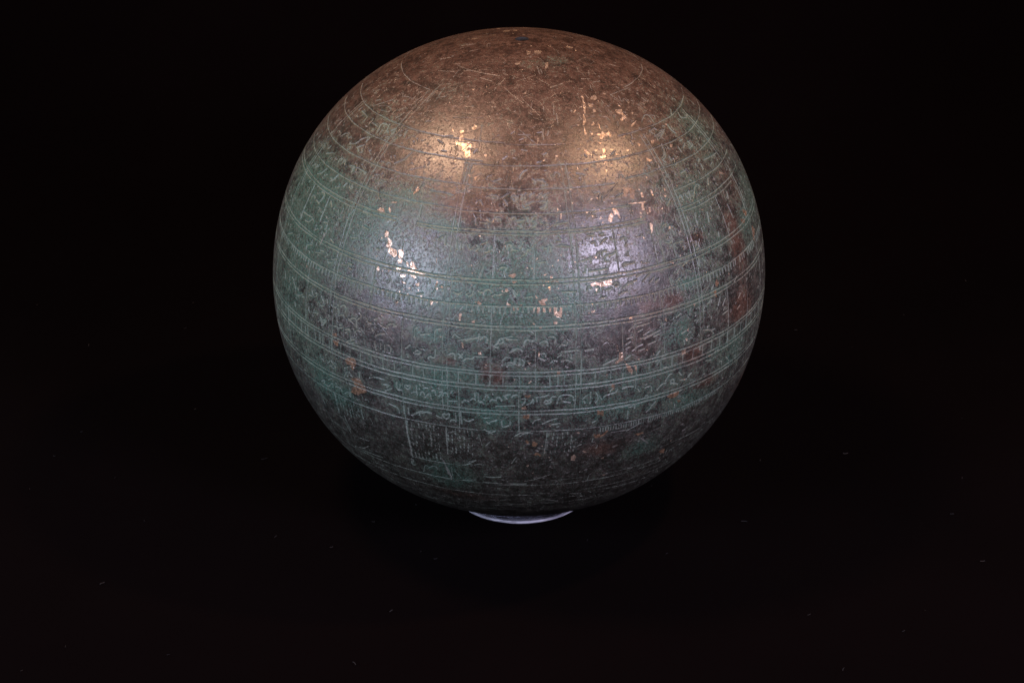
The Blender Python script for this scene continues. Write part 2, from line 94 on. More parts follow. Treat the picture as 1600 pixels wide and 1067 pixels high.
METAL = "5375,-2225 5379,-2073 5310,-2036 5292,-2116 5306,-2185;5269,-2134 5276,-2063 5131,-1961 5124,-2145;5077,-2207 5095,-1676 4978,-1645 4935,-1805 4864,-1830 4905,-1928 4991,-1953 5002,-2154;4927,-1788 4929,-1653 4777,-1600 4749,-1707 4800,-1791 4876,-1808;5453,-1835 5555,-1761 5540,-1676 5457,-1654 5416,-1772;5372,-2555 5374,-2444 5311,-2435;4865,-1172 4861,-1081 4813,-1083 4807,-1171;4998,-1062 4992,-994 4961,-1013;4368,-1535 4355,-1460 4299,-1468;4308,-1353 4351,-1269 4258,-1294;6058,-3318 6055,-3251 6020,-3231;4643,-2109 4647,-1980 4612,-2043;4607,-2737 4604,-2681 4574,-2691;4534,-2974 4531,-2929 4506,-2942;4766,629 4765,692 4737,663;4621,770 4611,818 4589,790;5485,-1034 5477,-987 5451,-1009;6157,2778 6100,2863 5841,2621 5835,2561 6023,2668;5829,2502 5715,2519 5610,2459 5535,2324 5539,2278 5641,2362;5515,2311 5388,2296 5305,2293 5282,2203 5374,2224;6087,2993 6041,3190 5965,3005 5994,2956;5894,3010 5893,3127 5828,3079 5829,2965;5928,2141 5996,2302 5940,2278 5871,2138;5761,3955 5736,4272 5619,4186 5502,4256 5457,3890 5506,3870 5545,4062 5620,4102 5654,3958;5596,4602 5577,4711 5528,4583;5300,4171 5350,4404 5369,4560 5283,4271 5242,4119;5510,2589 5580,2762 5516,2745 5486,2621;5554,2898 5475,2918 5352,2868 5396,2853;5278,2668 5252,2810 5298,2876 5237,3026 5280,3111 5209,3169 5152,3122 5197,2929 5133,2757 5151,2691 5196,2753 5239,2641;5322,2444 5281,2543 5257,2465;4945,2006 4919,2077 4834,2149 4799,2106 4886,2007;4905,2625 4883,2729 4767,2617 4828,2595;4729,2429 4764,2644 4687,2629 4684,2488;4641,2521 4587,2658 4563,2536 4495,2462 4392,2532 4371,2470 4456,2470;4856,2875 4851,2992 4808,2933;4780,3433 4745,3532 4731,3426;4868,3980 4803,4055 4778,3960 4826,3920;4822,4522 4797,4648 4735,4533 4768,4475;5095,3541 5104,3760 5067,3584;5558,2046 5566,2213 5533,2095;4570,1628 4509,1685 4494,1643;4848,1055 4863,1149 4809,1085;4816,896 4841,990 4814,933;4550,1166 4539,1200 4504,1169;4492,3964 4405,4117 4401,3918;4832,2175 4808,2219 4755,2167;4894,2346 4902,2464 4851,2380;4767,2789 4778,2855 4725,2807;5072,2564 5035,2722 5016,2619;4631,3082 4602,3150 4593,3071;4739,3006 4712,3062 4690,3003;4708,2254 4684,2297 4669,2250;4524,2706 4496,2774 4485,2712;5090,1930 5077,1967 5060,1931;5121,1064 5109,1116 5090,1084;4588,3380 4562,3421 4546,3373;6317,2888 6357,3002 6283,2980 6124,2827 5902,2673 5910,2587 6132,2752;6227,3266 6292,3588 6188,3600 6135,3414 6179,3249;6084,2989 6036,3205 5962,3002 5993,2934;6123,3509 6113,3586 6063,3495;6507,2934 6472,3151 6443,3042;6292,4087 6231,4236 6212,4097;7992,7617 7837,7691 7833,7238 7942,7162;7767,7110 7710,7110 7714,6794;8300,5475 8239,6039 8232,5441;8195,2477 8179,2840 8065,2520 8043,2055;7595,2089 7614,2397 7487,2217 7374,1856 7438,1867;5867,4272 5820,4409 5788,4308;5889,4892 5826,4953 5813,4819;6157,1588 6151,1697 6119,1641;8236,771 8186,1353 8069,1065 8035,656;8212,2005 8169,3042 8046,2489 8092,1785;8555,2324 8497,2587 8439,2004;8581,17841 8533,15927 8656,15494 8697,17282;8668,-1575 8655,-26 8590,-771;7631,-646 7724,-101 7603,-237 7566,-512;6564,-2684 6559,-2447 6512,-2533;6729,-2007 6657,-1876 6640,-1930;6055,-3315 6054,-3229 6017,-3227;7377,-298 7380,104 7348,-80;6520,46 6622,239 6520,189;8009,-2437 7999,-2244 7947,-2231;7443,-3385 7437,-3255 7403,-3250;4579,5164 4564,5276 4508,5194 4527,5112;4430,3971 4401,4126 4377,4039 4404,3948;4818,4532 4779,4621 4734,4527 4755,4475;3529,6578 3368,6826 3463,6587;4155,4223 4127,4264 4119,4208;3561,2353 3559,2444 3491,2491 3384,2502 3371,2464 3444,2442 3426,2379 3507,2359;3337,2166 3435,2226 3480,2295 3439,2339 3300,2266 3296,2221;3444,1987 3414,2023 3381,2004 3393,1974;3474,1767 3485,1834 3438,1780;3583,1608 3566,1701 3527,1650;3841,1971 3842,2051 3801,2016;3600,1994 3569,2041 3555,2004;3585,1880 3573,1921 3557,1895;4023,1735 4011,1766 3987,1736;3703,2354 3687,2407 3661,2375;3815,1134 3804,1175 3779,1150;3573,1510 3560,1561 3545,1536;3579,975 3569,1005 3466,992 3459,971;2628,822 2618,859 2594,829;4100,1273 4076,1370 4061,1321;3695,905 3667,943 3608,905;3475,2800 3460,2842 3443,2812;3937,1453 3926,1484 3906,1457;3900,1771 3887,1801 3871,1774;3790,3621 3780,3676 3655,3647 3692,3608;3786,3294 3786,3352 3679,3339 3690,3273;3560,3224 3569,3284 3419,3243 3410,3184 3489,3178;3436,3374 3445,3434 3334,3396 3332,3354;3620,2833 3581,3332 3556,3306 3603,2839;3753,4084 3726,4114 3682,4083 3708,4053;3728,4545 3700,4576 3672,4517;3603,3968 3584,4066 3548,3995;3304,3061 3294,3123 3260,3096 3266,3059;3369,3740 3347,3802 3325,3761;3345,3278 3325,3337 3314,3291;3107,3259 3103,3337 2979,3328 2896,3259 2954,3254 3048,3263;2947,3792 2945,3892 2882,3820 2893,3769;2868,2984 2847,3051 2817,3005;3056,5022 3018,5127 3001,5075;2207,3605 2168,3697 2161,3643;2333,2911 2323,2968 2300,2939;3881,3259 3861,3321 3838,3279;4093,3643 4071,3708 4051,3647;3386,3094 3357,3149 3336,3100;2790,5249 2763,5308 2747,5257;3237,-3822 3309,-3741 3318,-3654 3232,-3545 3216,-3666;3316,-3485 3378,-3490 3329,-3415 3259,-3407;3478,-3490 3530,-3311 3480,-3337;2891,-3371 2855,-3286 2769,-3277 2735,-3359 2800,-3384;2750,-3282 2704,-3162 2642,-3119 2568,-3141 2547,-2979 2452,-2930 2420,-3097 2471,-3190 2543,-3178 2561,-3264 2637,-3232;4174,-3731 4167,-3609 4144,-3680;2414,-3051 2487,-2940 2417,-2943 2372,-2996;2441,-2906 2481,-2785 2415,-2768 2387,-2870;2338,-2858 2371,-2770 2310,-2777 2307,-2839;2165,-2901 2213,-2786 2159,-2753 2144,-2875;2064,-3390 2123,-3360 2063,-3311 2017,-3322 2022,-3379;2035,-2768 2050,-2687 1998,-2689;1440,-2790 1505,-2728 1443,-2730;2325,-3477 2324,-3442 2278,-3451;1475,-5677 1482,-5603 1437,-5623;1291,-3076 1293,-3025 1272,-3043;2542,-2927 2581,-2808 2501,-2776 2429,-2789 2464,-2884;2432,-3050 2469,-2950 2395,-2974;2365,-2858 2363,-2773 2293,-2777 2278,-2858;3897,-2890 3930,-2856 3879,-2769 3851,-2831 3748,-2908 3762,-2938;3667,-655 3645,-570 3608,-618;3091,-1014 3094,-965 3059,-981;3308,-3448 3323,-3418 3274,-3394 3259,-3425;2533,-1954 2535,-1935 2443,-1923 2441,-1938;3665,-821 3663,-789 3648,-804;2797,-519 2790,-481 2764,-499;2402,-3041 2409,-2956 2381,-2970;2326,-2891 2374,-2818 2342,-2757 2304,-2780 2305,-2865;2350,-2665 2342,-2611 2251,-2591 2254,-2623;2250,-2550 2389,-2539 2364,-2482 2287,-2426 2247,-2357 2223,-2453;2191,-2589 2188,-2406 2165,-2165 2146,-2181 2160,-2421 2166,-2584;2047,-2765 2083,-2618 2028,-2638 2009,-2695;2093,-2509 2101,-2410 2068,-2355 2035,-2398 2063,-2483;1926,-2721 1914,-2597 1888,-2602 1900,-2675;1928,-2371 1970,-2270 1902,-2269 1885,-2315;1957,-1895 2061,-1880 2057,-1842 1997,-1853;1962,-1792 1994,-1740 1965,-1699 1921,-1713 1940,-1761;1808,-2519 1843,-2465 1808,-2470;1820,-2296 1816,-2266 1781,-2271;1681,-2549 1705,-2464 1673,-2499;1703,-2222 1711,-2175 1674,-2189;1621,-1976 1631,-1903 1550,-1932 1554,-1960;1622,-1847 1626,-1792 1610,-1809;1618,-1745 1623,-1709 1607,-1726;1446,-1319 1444,-1257 1296,-1274 1292,-1309;1301,-1039 1332,-980 1282,-961 1252,-1003;1714,-992 1733,-967 1700,-956;1718,-940 1746,-906 1692,-833 1672,-885 1677,-929;2487,-1127 2473,-1089 2445,-1123;2328,-1112 2323,-1065 2296,-1090;1977,-356 2029,-305 1988,-260 1961,-321;2305,-296 2351,-136 2275,-134 2258,-187;2190,-204 2175,-115 2133,-167;2175,-1326 2170,-1289 2143,-1304;1751,-315 1695,-192 1677,-261;898,-1738 910,-1650 888,-1684;1280,-2166 1277,-2128 1257,-2145;1201,-1000 1195,-966 1176,-982;1776,-2644 1773,-2613 1745,-2628;1761,-2443 1757,-2413 1737,-2430;1795,-1562 1789,-1538 1769,-1550;2323,-238 2351,-131 2309,-112 2266,-165;2191,-198 2184,-83 2141,-162;2360,-23 2369,31 2344,13;2192,405 2179,566 2182,907 2174,906 2168,565;2315,480 2346,571 2297,533;2278,631 2301,686 2242,693 2244,648;2087,590 2102,635 2001,649 2002,614 2045,589;2045,793 2044,828 2011,818;2076,1557 2100,1653 2074,1744 2084,1801 2110,2015 2007,2021 1992,1867 1986,1772 2025,1720 2017,1552;1949,1638 1962,1677 1911,1681 1915,1645;1908,305 1857,357 1832,331;1790,365 1770,504 1684,537 1696,434;1805,426 1836,557 1801,583 1753,486;1638,347 1637,407 1518,406 1519,346;1636,467 1634,528 1549,527 1551,467;1632,597 1630,649 1545,647 1547,604;1636,701 1625,771 1454,775 1475,707;1622,831 1619,884 1534,881 1537,829;1540,777 1534,881 1416,861 1430,758;1639,269 1639,304 1554,295 1554,269;1637,-178 1637,-135 1553,-142;1638,-100 1639,-32 1571,-39;2036,-335 2021,-273 1971,-290 1969,-333;1322,687 1343,773 1283,772 1286,704;1475,1442 1470,1496 1448,1459;1259,2369 1247,2445 1196,2432 1207,2366;1646,1533 1642,1569 1617,1558;1219,380 1217,464 1193,413;1324,252 1298,303 1273,269;1718,-309 1687,-204 1685,-291;1698,-32 1716,36 1673,2;2478,111 2470,157 2445,139;2613,821 2596,848 2580,828;1039,3242 1067,3291 988,3296 998,3250;2206,3604 2187,3690 2169,3646;1171,4079 1147,4130 1107,4097;611,3835 683,3902 617,3886;440,3794 463,3857 385,3845;839,-1236 817,-1201 712,-1180 716,-1223;641,-880 655,-812 593,-811 596,-879;390,-732 393,-681 351,-706;-6,-1256 -12,-1227 -61,-1239;74,-134 69,-101 50,-117;679,365 687,406 579,407 571,379;509,2118 497,2192 326,2220 318,2156 268,2064 302,2027 363,2109;693,2046 677,2091 653,2073;637,2054 621,2100 597,2081;580,2072 565,2109 546,2090;305,2230 195,2325 43,2425 -54,2429 122,2309;63,1816 45,1870 22,1835;-18,164 29,238 -28,206;456,158 447,233 420,183;337,93 319,118 291,101;74,-129 65,-96 46,-112;752,264 733,306 716,281;316,636 306,670 279,654;217,2272 153,2382 8,2452 30,2342;136,2469 142,2546 -55,2543;188,3692 198,3811 112,3801 95,3709;644,3838 688,3908 622,3878;456,2743 478,2789 423,2800;275,2532 294,2598 264,2588;-498,3714 -537,3909 -568,3859;344,2915 329,2962 306,2939;-621,56 -590,123 -672,150 -662,73;-1708,-248 -1720,-213 -1745,-231;-2333,180 -2291,244 -2363,219;-2087,1203 -2030,1272 -2106,1329 -2226,1297 -2200,1217;-1938,1451 -1934,1507 -1996,1564 -2005,1507;-1841,561 -1856,598 -1920,584;-2278,1938 -2242,2022 -2313,2027;-2333,167 -2276,240 -2334,223"
OCHRE = "254,-4473 317,-4343 259,-4316 219,-4407;123,-4460 170,-4265 45,-4293 48,-4397;-655,-3938 -561,-3691 -643,-3656 -720,-3575 -859,-3516 -955,-3703 -1048,-3815 -1032,-3981 -920,-3971 -825,-3821;-197,-4082 -110,-3814 -188,-3750 -424,-3862 -324,-3923 -291,-4065;-206,1989 -236,2046 -374,2045 -344,1988;-319,118 -320,244 -379,195 -359,136;-622,47 -601,131 -663,158 -694,90;-831,101 -810,203 -896,222 -895,119;-832,1704 -875,1836 -982,1828 -919,1712;217,772 212,857 103,791;-795,3435 -805,3738 -888,3727 -947,3606 -925,3497;-1029,3704 -1097,3829 -1132,3783;-192,4534 -215,4665 -239,4604;-883,94 -830,178 -895,231 -927,163;-827,1682 -874,1832 -969,1823 -920,1727;-1556,297 -1608,406 -1719,401 -1717,320;-1478,1684 -1537,1872 -1418,1989 -1507,1963 -1596,1804 -1554,1703;-1988,322 -1899,427 -2023,525 -1993,468;-1530,164 -1555,235 -1628,202;-1692,2710 -1714,2950 -1772,2813;-2598,3686 -2550,3847 -2727,3913 -2703,3791;-846,3397 -891,3539 -929,3524;2316,6629 2224,6891 2184,6763 2253,6626;2441,6949 2308,7201 2261,7029 2365,6919;3972,2851 3931,2999 3767,2895 3782,2794;3927,3026 3870,3138 3686,3049 3719,2955;1944,7246 1806,7382 1602,7125 1774,7123;1403,4880 1463,4946 1370,4989 1305,4906;1254,4781 1235,4874 1098,4864 1146,4808"
PALE = "2071,-5311 2242,-5269 2343,-5244;4419,-7789 4520,-7671;4328,-7913 4341,-7800;4622,-8763 4726,-8661;4799,-6010 4806,-5938;-1495,-2583 -1890,-2593 -2118,-2568 -2416,-2629;-1875,2904 -1968,2996 -2113,3153;-2922,2858 -2936,2984;7378,8640 7262,8425;7093,8922 6832,9915;6330,5160 6277,5215;418,4604 398,4695;301,4486 302,4545;-2212,-2581 -2420,-2622;-2352,-1791 -2575,-1748 -2856,-1737;-2782,-1703 -3047,-1690;-2431,-1764 -2303,-1823;317,949 295,992;219,1010 198,1044;146,994 126,1011"
STAINS = [(0, 15.9, -59.5, 19.5, 17.6, 0.47), (0, 25.3, -63.2, 8.9, 16.5, 0.47), (0, 29.6, -43.2, 7.5, 12.3, 0.38), (0, 30.3, -37.2, 6.0, 11.2, 0.38), (0, 19.8, -23.6, 7.5, 14.6, 0.47), (0, 17.6, -7.4, 9.0, 16.5, 0.47), (0, 17.8, 6.3, 7.5, 10.5, 0.66), (0, 28.4, 0.8, 6.0, 8.9, 0.47), (0, 4.4, -15.1, 7.9, 9.2, 0.33), (0, 9.1, -19.5, 1.5, 3.2, 0.76), (0, -0.4, -3.0, 4.9, 29.8, 0.28), (0, -10.2, -50.4, 7.1, 7.0, 0.47), (0, -5.1, -18.0, 5.1, 12.5, 0.33), (0, -9.3, -5.6, 3.5, 4.5, 0.57), (0, -12.9, -44.3, 3.7, 6.2, 0.57), (0, 36.2, 43.1, 7.6, 14.3, 0.38), (0, 22.8, 49.7, 8.9, 11.5, 0.38), (0, 6.6, 35.7, 3.1, 4.6, 0.85), (0, 12.6, 40.0, 4.5, 7.8, 0.33), (0, -3.2, 26.2, 6.7, 13.3, 0.33), (0, -10.9, 41.3, 3.6, 6.9, 0.66), (0, -3.4, 56.1, 6.7, 8.0, 0.47), (0, -22.2, 29.7, 3.2, 5.1, 0.66), (0, -28.2, -15.9, 4.8, 6.2, 0.57), (0, -8.5, 20.6, 2.6, 9.5, 0.47), (0, 25.0, 80.1, 8.9, 9.9, 0.47), (0, 33.8, -66.3, 9.1, 14.8, 0.38), (0, 51.0, -54.6, 5.0, 12.8, 0.28), (0, 63.9, -38.7, 3.9, 5.7, 0.28), (0, 45.7, 70.6, 9.7, 11.2, 0.47), (0, 76.1, 32.8, 3.0, 5.3, 0.47), (0, 16.9, 39.8, 1.5, 2.9, 0.57), (0, 37.3, -30.5, 3.1, 5.2, 0.57), (0, 32.7, -18.2, 2.3, 4.7, 0.57), (0, -30.0, -17.9, 4.5, 3.9, 0.57), (0, 21.5, 67.9, 6.0, 4.7, 0.47), (0, 1.5, -65.0, 9.6, 8.8, 0.28), (1, 20.9, 60.6, 8.9, 4.3, 0.44), (1, 5.2, 58.3, 3.9, 6.2, 0.5), (1, 25.1, 45.4, 1.8, 3.4, 0.5), (1, 13.8, 35.5, 2.3, 3.7, 0.39), (1, 27.7, -48.0, 6.7, 4.9, 0.44), (1, 1.0, -4.3, 3.2, 2.2, 0.44), (1, 1.6, -7.3, 3.2, 1.8, 0.44), (1, 3.7, -15.5, 1.6, 3.4, 0.44), (1, -8.9, 45.0, 2.1, 5.3, 0.5), (1, -0.0, 40.5, 2.4, 3.9, 0.44), (1, -19.2, 71.9, 4.0, 7.2, 0.28), (1, 36.0, -12.2, 4.6, 6.1, 0.33), (1, 32.1, -44.8, 2.3, 4.2, 0.28), (1, 33.5, 34.8, 3.0, 5.4, 0.33), (1, -37.3, -16.0, 2.4, 6.2, 0.28), (1, -19.6, 20.7, 2.4, 6.4, 0.28), (1, 28.7, 69.8, 6.0, 5.2, 0.28), (1, 10.2, -30.2, 6.1, 12.1, 0.19), (1, 14.3, 26.4, 4.5, 8.3, 0.19), (1, 5.9, 25.9, 4.7, 8.3, 0.22), (1, 12.8, -15.4, 3.0, 4.6, 0.22), (1, -2.7, -12.3, 2.5, 3.0, 0.28), (1, 50.9, -1.2, 6.7, 8.9, 0.17)]
def unpack(s):
    return [np.array([[float(v) / 100 for v in q.split(",")] for q in t.split()]) for t in s.split(";")]
near = lambda L: [p for p in L if np.abs(p[:, 1]).max() < 99]          # what lies past the pole is out of the map
strokes, metal, ochre, pale = (near(unpack(s)) for s in (STROKES, METAL, OCHRE, PALE))

# circles of latitude: (latitude, lon from, lon to, strength, tilt per degree)
CIRCLES = [(62.3, -95, -48, .75, 0), (62.3, 56, 95, .75, 0), (51.6, -95, -6, .9, 0), (51.2, -6, 14, .4, 0), (51.2, 34, 95, .8, 0),
 (46.9, -95, -12, 1, 0), (46.2, -17, 97, .85, 0), (41.3, -95, -14, .9, 0), (41.0, -14, 26, .75, 0), (41.5, 30, 95, .9, 0),
 (36.1, -95, -16, .95, 0), (35.8, -17, 29, .95, 0), (36.2, 44, 80, .8, 0),
 (32.3, -95, -32, 1, .003), (31.5, -95, -32, 1, .003), (32.2, -26, 32, 1, .008), (31.5, -26, 32, 1, .006), (32.3, 42, 80, .9, 0), (31.4, 44, 70, .8, 0),
 (22.1, -95, 95, .95, .003), (21.25, -95, 95, .9, .001), (16.6, -95, 95, 1, .002), (12.5, -95, 95, 1, .001), (11.7, -95, 95, .95, 0),
 (2.3, -95, 95, 1, 0), (1.5, -95, 95, .85, 0), (-1.0, -95, 95, .95, 0), (-1.95, -95, 95, 1, 0), (-7.1, -95, 95, .85, 0), (-8.05, -95, 95, .95, 0),
 (-12.7, -95, -20, .75, 0), (-12.6, -20, 32, .5, 0), (-12.9, 29, 90, .8, 0), (-24.4, -26, -14, .55, 0), (-24.2, 36, 75, .5, 0), (-30.3, -50, -17, .8, 0), (-30.7, -6, 40, .6, 0),
 (-30.1, -15, 2, .6, 0), (-28.9, 8, 40, .4, 0), (-35.3, -60, 4, .65, 0), (-34.6, 6, 60, .5, 0), (-40.5, -60, 30, .35, 0), (-45, -70, 60, .3, 0), (-52, -70, 70, .3, 0)]
# meridians: (longitude, lat from, lat to, double?)
MERIDIANS = [(-74.2, -8, 52, 1), (-45.4, -2.0, 62, 1), (-15.9, -8, 47, 1), (12.24, -7, 47, 1), (43.1, 5, 50, 1), (72.0, -6, 50, 1),
 (-25.7, -12.6, 11.7, 0), (-6.2, 2.3, 16.5, 0), (-6.24, 22.3, 31.4, 0), (2.83, 22.3, 31.4, 0), (-54.9, 2.3, 16.5, 0), (-65, 22.3, 31.4, 0),
 (-55.8, 25.3, 31.4, 0), (32.5, 22.3, 31.4, 0), (22.4, 22.6, 31.4, 0), (3.2, -1.2, 8.4, 0), (32.2, 3, 15.4, 0), (24.9, 5, 11.6, 0), (22.0, 6, 11.6, 0),
 (25.35, -4, 2.3, 0), (52.6, -2, 12.9, 0), (-.12, -12.6, -2, 0), (-12.9, -12.6, -2, 0), (-35.2, 1.5, 11.7, 0), (37.9, 23, 30, 0), (3.15, 8, 13, 0),
 (-34.2, 12, 21, 0), (-64, -6, 11, 0), (62, 2, 12, 0), (-25.8, 32, 36, 0), (58, 22, 31, 0)]

# ------------------------------------------------------------------ relief map drawn in latitude / longitude (numpy, no file)
LON0, LON1, LAT0, LAT1 = -100.0, 100.0, -80.0, 90.0
PX = 16                                    # map pixels per degree
W, H = int((LON1 - LON0) * PX), int((LAT1 - LAT0) * PX)
engrave = np.zeros((H, W), np.float32)
bright = np.zeros((H, W), np.float32)
crust = np.zeros((H, W), np.float32)
# coarse grid: which face of the globe belongs to which engraved part
G = 4                                      # faces per degree on the viewed side
gw, gh = int((LON1 - LON0) * G), int((LAT1 - LAT0) * G)
part = np.zeros((gh, gw), np.int32)

def vnoise(h, w, cell, seed):
    r = np.random.RandomState(seed); a = r.rand(h // cell + 3, w // cell + 3).astype(np.float32)
    y = np.arange(h) / cell; x = np.arange(w) / cell
    yi = y.astype(int); xi = x.astype(int); fy = (y - yi)[:, None]; fx = (x - xi)[None, :]
    fy = fy * fy * (3 - 2 * fy); fx = fx * fx * (3 - 2 * fx)
    return ((a[yi][:, xi] * (1 - fx) + a[yi][:, xi + 1] * fx) * (1 - fy) + (a[yi + 1][:, xi] * (1 - fx) + a[yi + 1][:, xi + 1] * fx) * fy).astype(np.float32)

def segment(img, p, q, half, depth):
    """soft groove from p to q (lat, lon), half width in degrees of arc"""
    la0, la1 = min(p[0], q[0]) - half * 2, max(p[0], q[0]) + half * 2
    c = max(.12, math.cos(math.radians((p[0] + q[0]) / 2)))
    lo0, lo1 = min(p[1], q[1]) - half * 2 / c, max(p[1], q[1]) + half * 2 / c
    r0, r1 = max(0, int((la0 - LAT0) * PX)), min(H, int((la1 - LAT0) * PX) + 2)
    c0, c1 = max(0, int((lo0 - LON0) * PX)), min(W, int((lo1 - LON0) * PX) + 2)
    if r1 <= r0 or c1 <= c0: return
    y = (LAT0 + (np.arange(r0, r1) + .5) / PX - p[0])[:, None]
    x = ((LON0 + (np.arange(c0, c1) + .5) / PX - p[1]) * c)[None, :]
    dy, dx = q[0] - p[0], (q[1] - p[1]) * c
    L = dx * dx + dy * dy + 1e-9
    t = np.clip((x * dx + y * dy) / L, 0, 1)
    d = np.sqrt((x - t * dx) ** 2 + (y - t * dy) ** 2)
    v = np.clip(1.5 - d / half, 0, 1) * depth
    sub = img[r0:r1, c0:c1]; np.maximum(sub, v, out=sub)

def stamp(p, q, ident, wide=0.0):
    n = int(max(abs(p[0] - q[0]), abs(p[1] - q[1]) ) * G * 2) + 2
    t = np.linspace(0, 1, n); la = p[0] + (q[0] - p[0]) * t; lo = p[1] + (q[1] - p[1]) * t
    for w_ in ((0,) if not wide else (-wide, 0, wide)):
        i = ((la + w_ - LAT0) * G).astype(int); j = ((lo + w_ * .5 - LON0) * G).astype(int)
        ok = (i >= 0) & (i < gh) & (j >= 0) & (j < gw); part[i[ok], j[ok]] = ident

def smooth(pts):
    """round the corners of a hand cut stroke (two passes of corner cutting)"""
    p = np.asarray(pts, float)
    for _ in range(2):
        if len(p) < 3: return p
        a, b = p[:-1], p[1:]
        n = np.empty((2 * len(a), 2)); n[0::2] = a * .75 + b * .25; n[1::2] = a * .25 + b * .75
        p = np.vstack([p[:1], n[1:-1], p[-1:]])
    return p

def polyline(img, pts, half, depth, ident=0):
    for a, b in zip(pts[:-1], pts[1:]):
        segment(img, a, b, half, depth)
        if ident: stamp(a, b, ident)

def polygon_mask(pts, pad=1):
    """(rows, cols, inside) of a polygon on the map"""
    p = np.asarray(pts); r0 = max(0, int((p[:, 0].min() - LAT0) * PX) - pad); r1 = min(H, int((p[:, 0].max() - LAT0) * PX) + 1 + pad)
    c0 = max(0, int((p[:, 1].min() - LON0) * PX) - pad); c1 = min(W, int((p[:, 1].max() - LON0) * PX) + 1 + pad)
    y, x = np.mgrid[r0:r1, c0:c1]; y = LAT0 + (y + .5) / PX; x = LON0 + (x + .5) / PX
    inside = np.zeros(y.shape, bool)
    for (ay, ax), (by, bx) in zip(p, np.roll(p, -1, 0)):
        cond = (ay > y) != (by > y)
        inside ^= cond & (x < (bx - ax) * (y - ay) / (by - ay + 1e-12) + ax)
    return r0, r1, c0, c1, inside

part_name = {0: "globe_shell"}
def new_part(name):
    k = len(part_name); part_name[k] = name; return k

rs = np.random.RandomState(11)
LATW = .118
# fine hairline scratches and hammer-grain strokes all over
for _ in range(2600):
    la, lo = rs.uniform(-62, 80), rs.uniform(-95, 95)
    c = max(.2, math.cos(math.radians(la))); ang = rs.choice([0.0, math.pi / 2, rs.uniform(0, math.pi)]) + rs.normal(0, .25)
    ln = rs.uniform(.3, 1.6)
    q = (la + ln * math.sin(ang), lo + ln * math.cos(ang) / c); k = rs.uniform(-.25, .25) * ln
    m_ = ((la + q[0]) / 2 + k, (lo + q[1]) / 2 + k)
    polyline(engrave, smooth([(la, lo), m_, q]), rs.uniform(.045, .08), rs.uniform(.10, .30))
# long scratches
for _ in range(150):
    la, lo = rs.uniform(-62, 80), rs.uniform(-90, 90); ln = rs.uniform(2, 7); ang = rs.normal(0, .5) + (math.pi / 2 if rs.rand() < .3 else 0)
    c = max(.2, math.cos(math.radians(la)))
    polyline(engrave, [(la, lo), (la + ln * math.sin(ang), lo + ln * math.cos(ang) / c)], .055, rs.uniform(.15, .4))
# faint ghost script in the rows: worn letters that can only just be made out
def ghost(la, lo, size, depth):
    c = max(.2, math.cos(math.radians(la))); k = rs.randint(0, 6); s = size
    G_ = [[(0, 0), (.1, .35), (.5, .4), (.55, 0)], [(0, .1), (.25, -.1), (.5, .25)], [(.2, .7), (.22, 0)], [(0, .3), (.35, .45), (.2, .15), (.5, 0)],
          [(0, 0), (.1, .25), (.3, .05), (.42, .28), (.6, 0)], [(0, .5), (.3, .6), (.35, .2), (.05, 0)]][k]
    j = rs.normal(0, .05, (len(G_), 2))
    polyline(engrave, smooth([(la + (y + b) * s, lo + (x + a) * s / c) for (x, y), (a, b) in zip(G_, j)]), rs.uniform(.075, .11), depth)
for lo_lat, hi_lat, dep in ((41.6, 45.8, .55), (36.6, 40.6, .6), (32.8, 35.6, .55), (22.6, 31, .5), (17, 20.9, .6), (12.9, 15, .35), (2.8, 11.3, .55), (-6.8, -2.4, .5), (-12.3, -8.4, .45), (47.3, 51, .5), (52, 62, .4), (-46, -25, .45)):
    for _ in range(int((hi_lat - lo_lat) * 34)):
        lo = rs.uniform(-92, 92)
        if abs(lo) < 36 and rs.rand() < .9: continue
        ghost(rs.uniform(lo_lat, hi_lat - .8), lo, rs.uniform(.9, 1.7), dep * rs.uniform(.5, 1.15))

# circles of latitude
wob = [rs.uniform(0, 6, 4) for _ in CIRCLES]
for (la, a, b, s, tilt), ph in zip(CIRCLES, wob):
    k = new_part("engraved_circle"); lo = np.arange(a, b + .01, .5)
    mid = (a + b) / 2 if tilt == 0 else 0
    lats = la + tilt * (lo - mid) + .06 * np.sin(lo * .17 + ph[0]) + .04 * np.sin(lo * .53 + ph[1]) + .02 * np.sin(lo * 1.7 + ph[2])
    for i in range(len(lo) - 1):
        fade = s * (.72 + .28 * math.sin(lo[i] * .31 + ph[3]) ) * (.75 + .25 * rs.rand())
        segment(engrave, (lats[i], lo[i]), (lats[i + 1], lo[i + 1]), LATW * (.8 + .3 * s) * rs.uniform(.85, 1.12), min(1, fade + .12))
        stamp((lats[i], lo[i]), (lats[i + 1], lo[i + 1]), k)
# meridians
for lo, a, b, dbl in MERIDIANS:
    k = new_part("engraved_meridian")
    for off in ((-.55, .55) if dbl else (0,)):
        lat = np.arange(a, b + .01, .5); ph = rs.uniform(0, 6, 3)
        cc = np.cos(np.radians(lat))
        los = lo + (off + .05 * np.sin(lat * .4 + ph[0]) + .03 * np.sin(lat * 1.3 + ph[1])) / np.maximum(cc, .4)
        for i in range(len(lat) - 1):
            fade = (.82 if dbl else .9) * (.75 + .3 * math.sin(lat[i] * .33 + ph[2])) * (.7 + .3 * rs.rand())
            segment(engrave, (lat[i], los[i]), (lat[i + 1], los[i + 1]), LATW * .95, fade); stamp((lat[i], los[i]), (lat[i + 1], los[i + 1]), k)
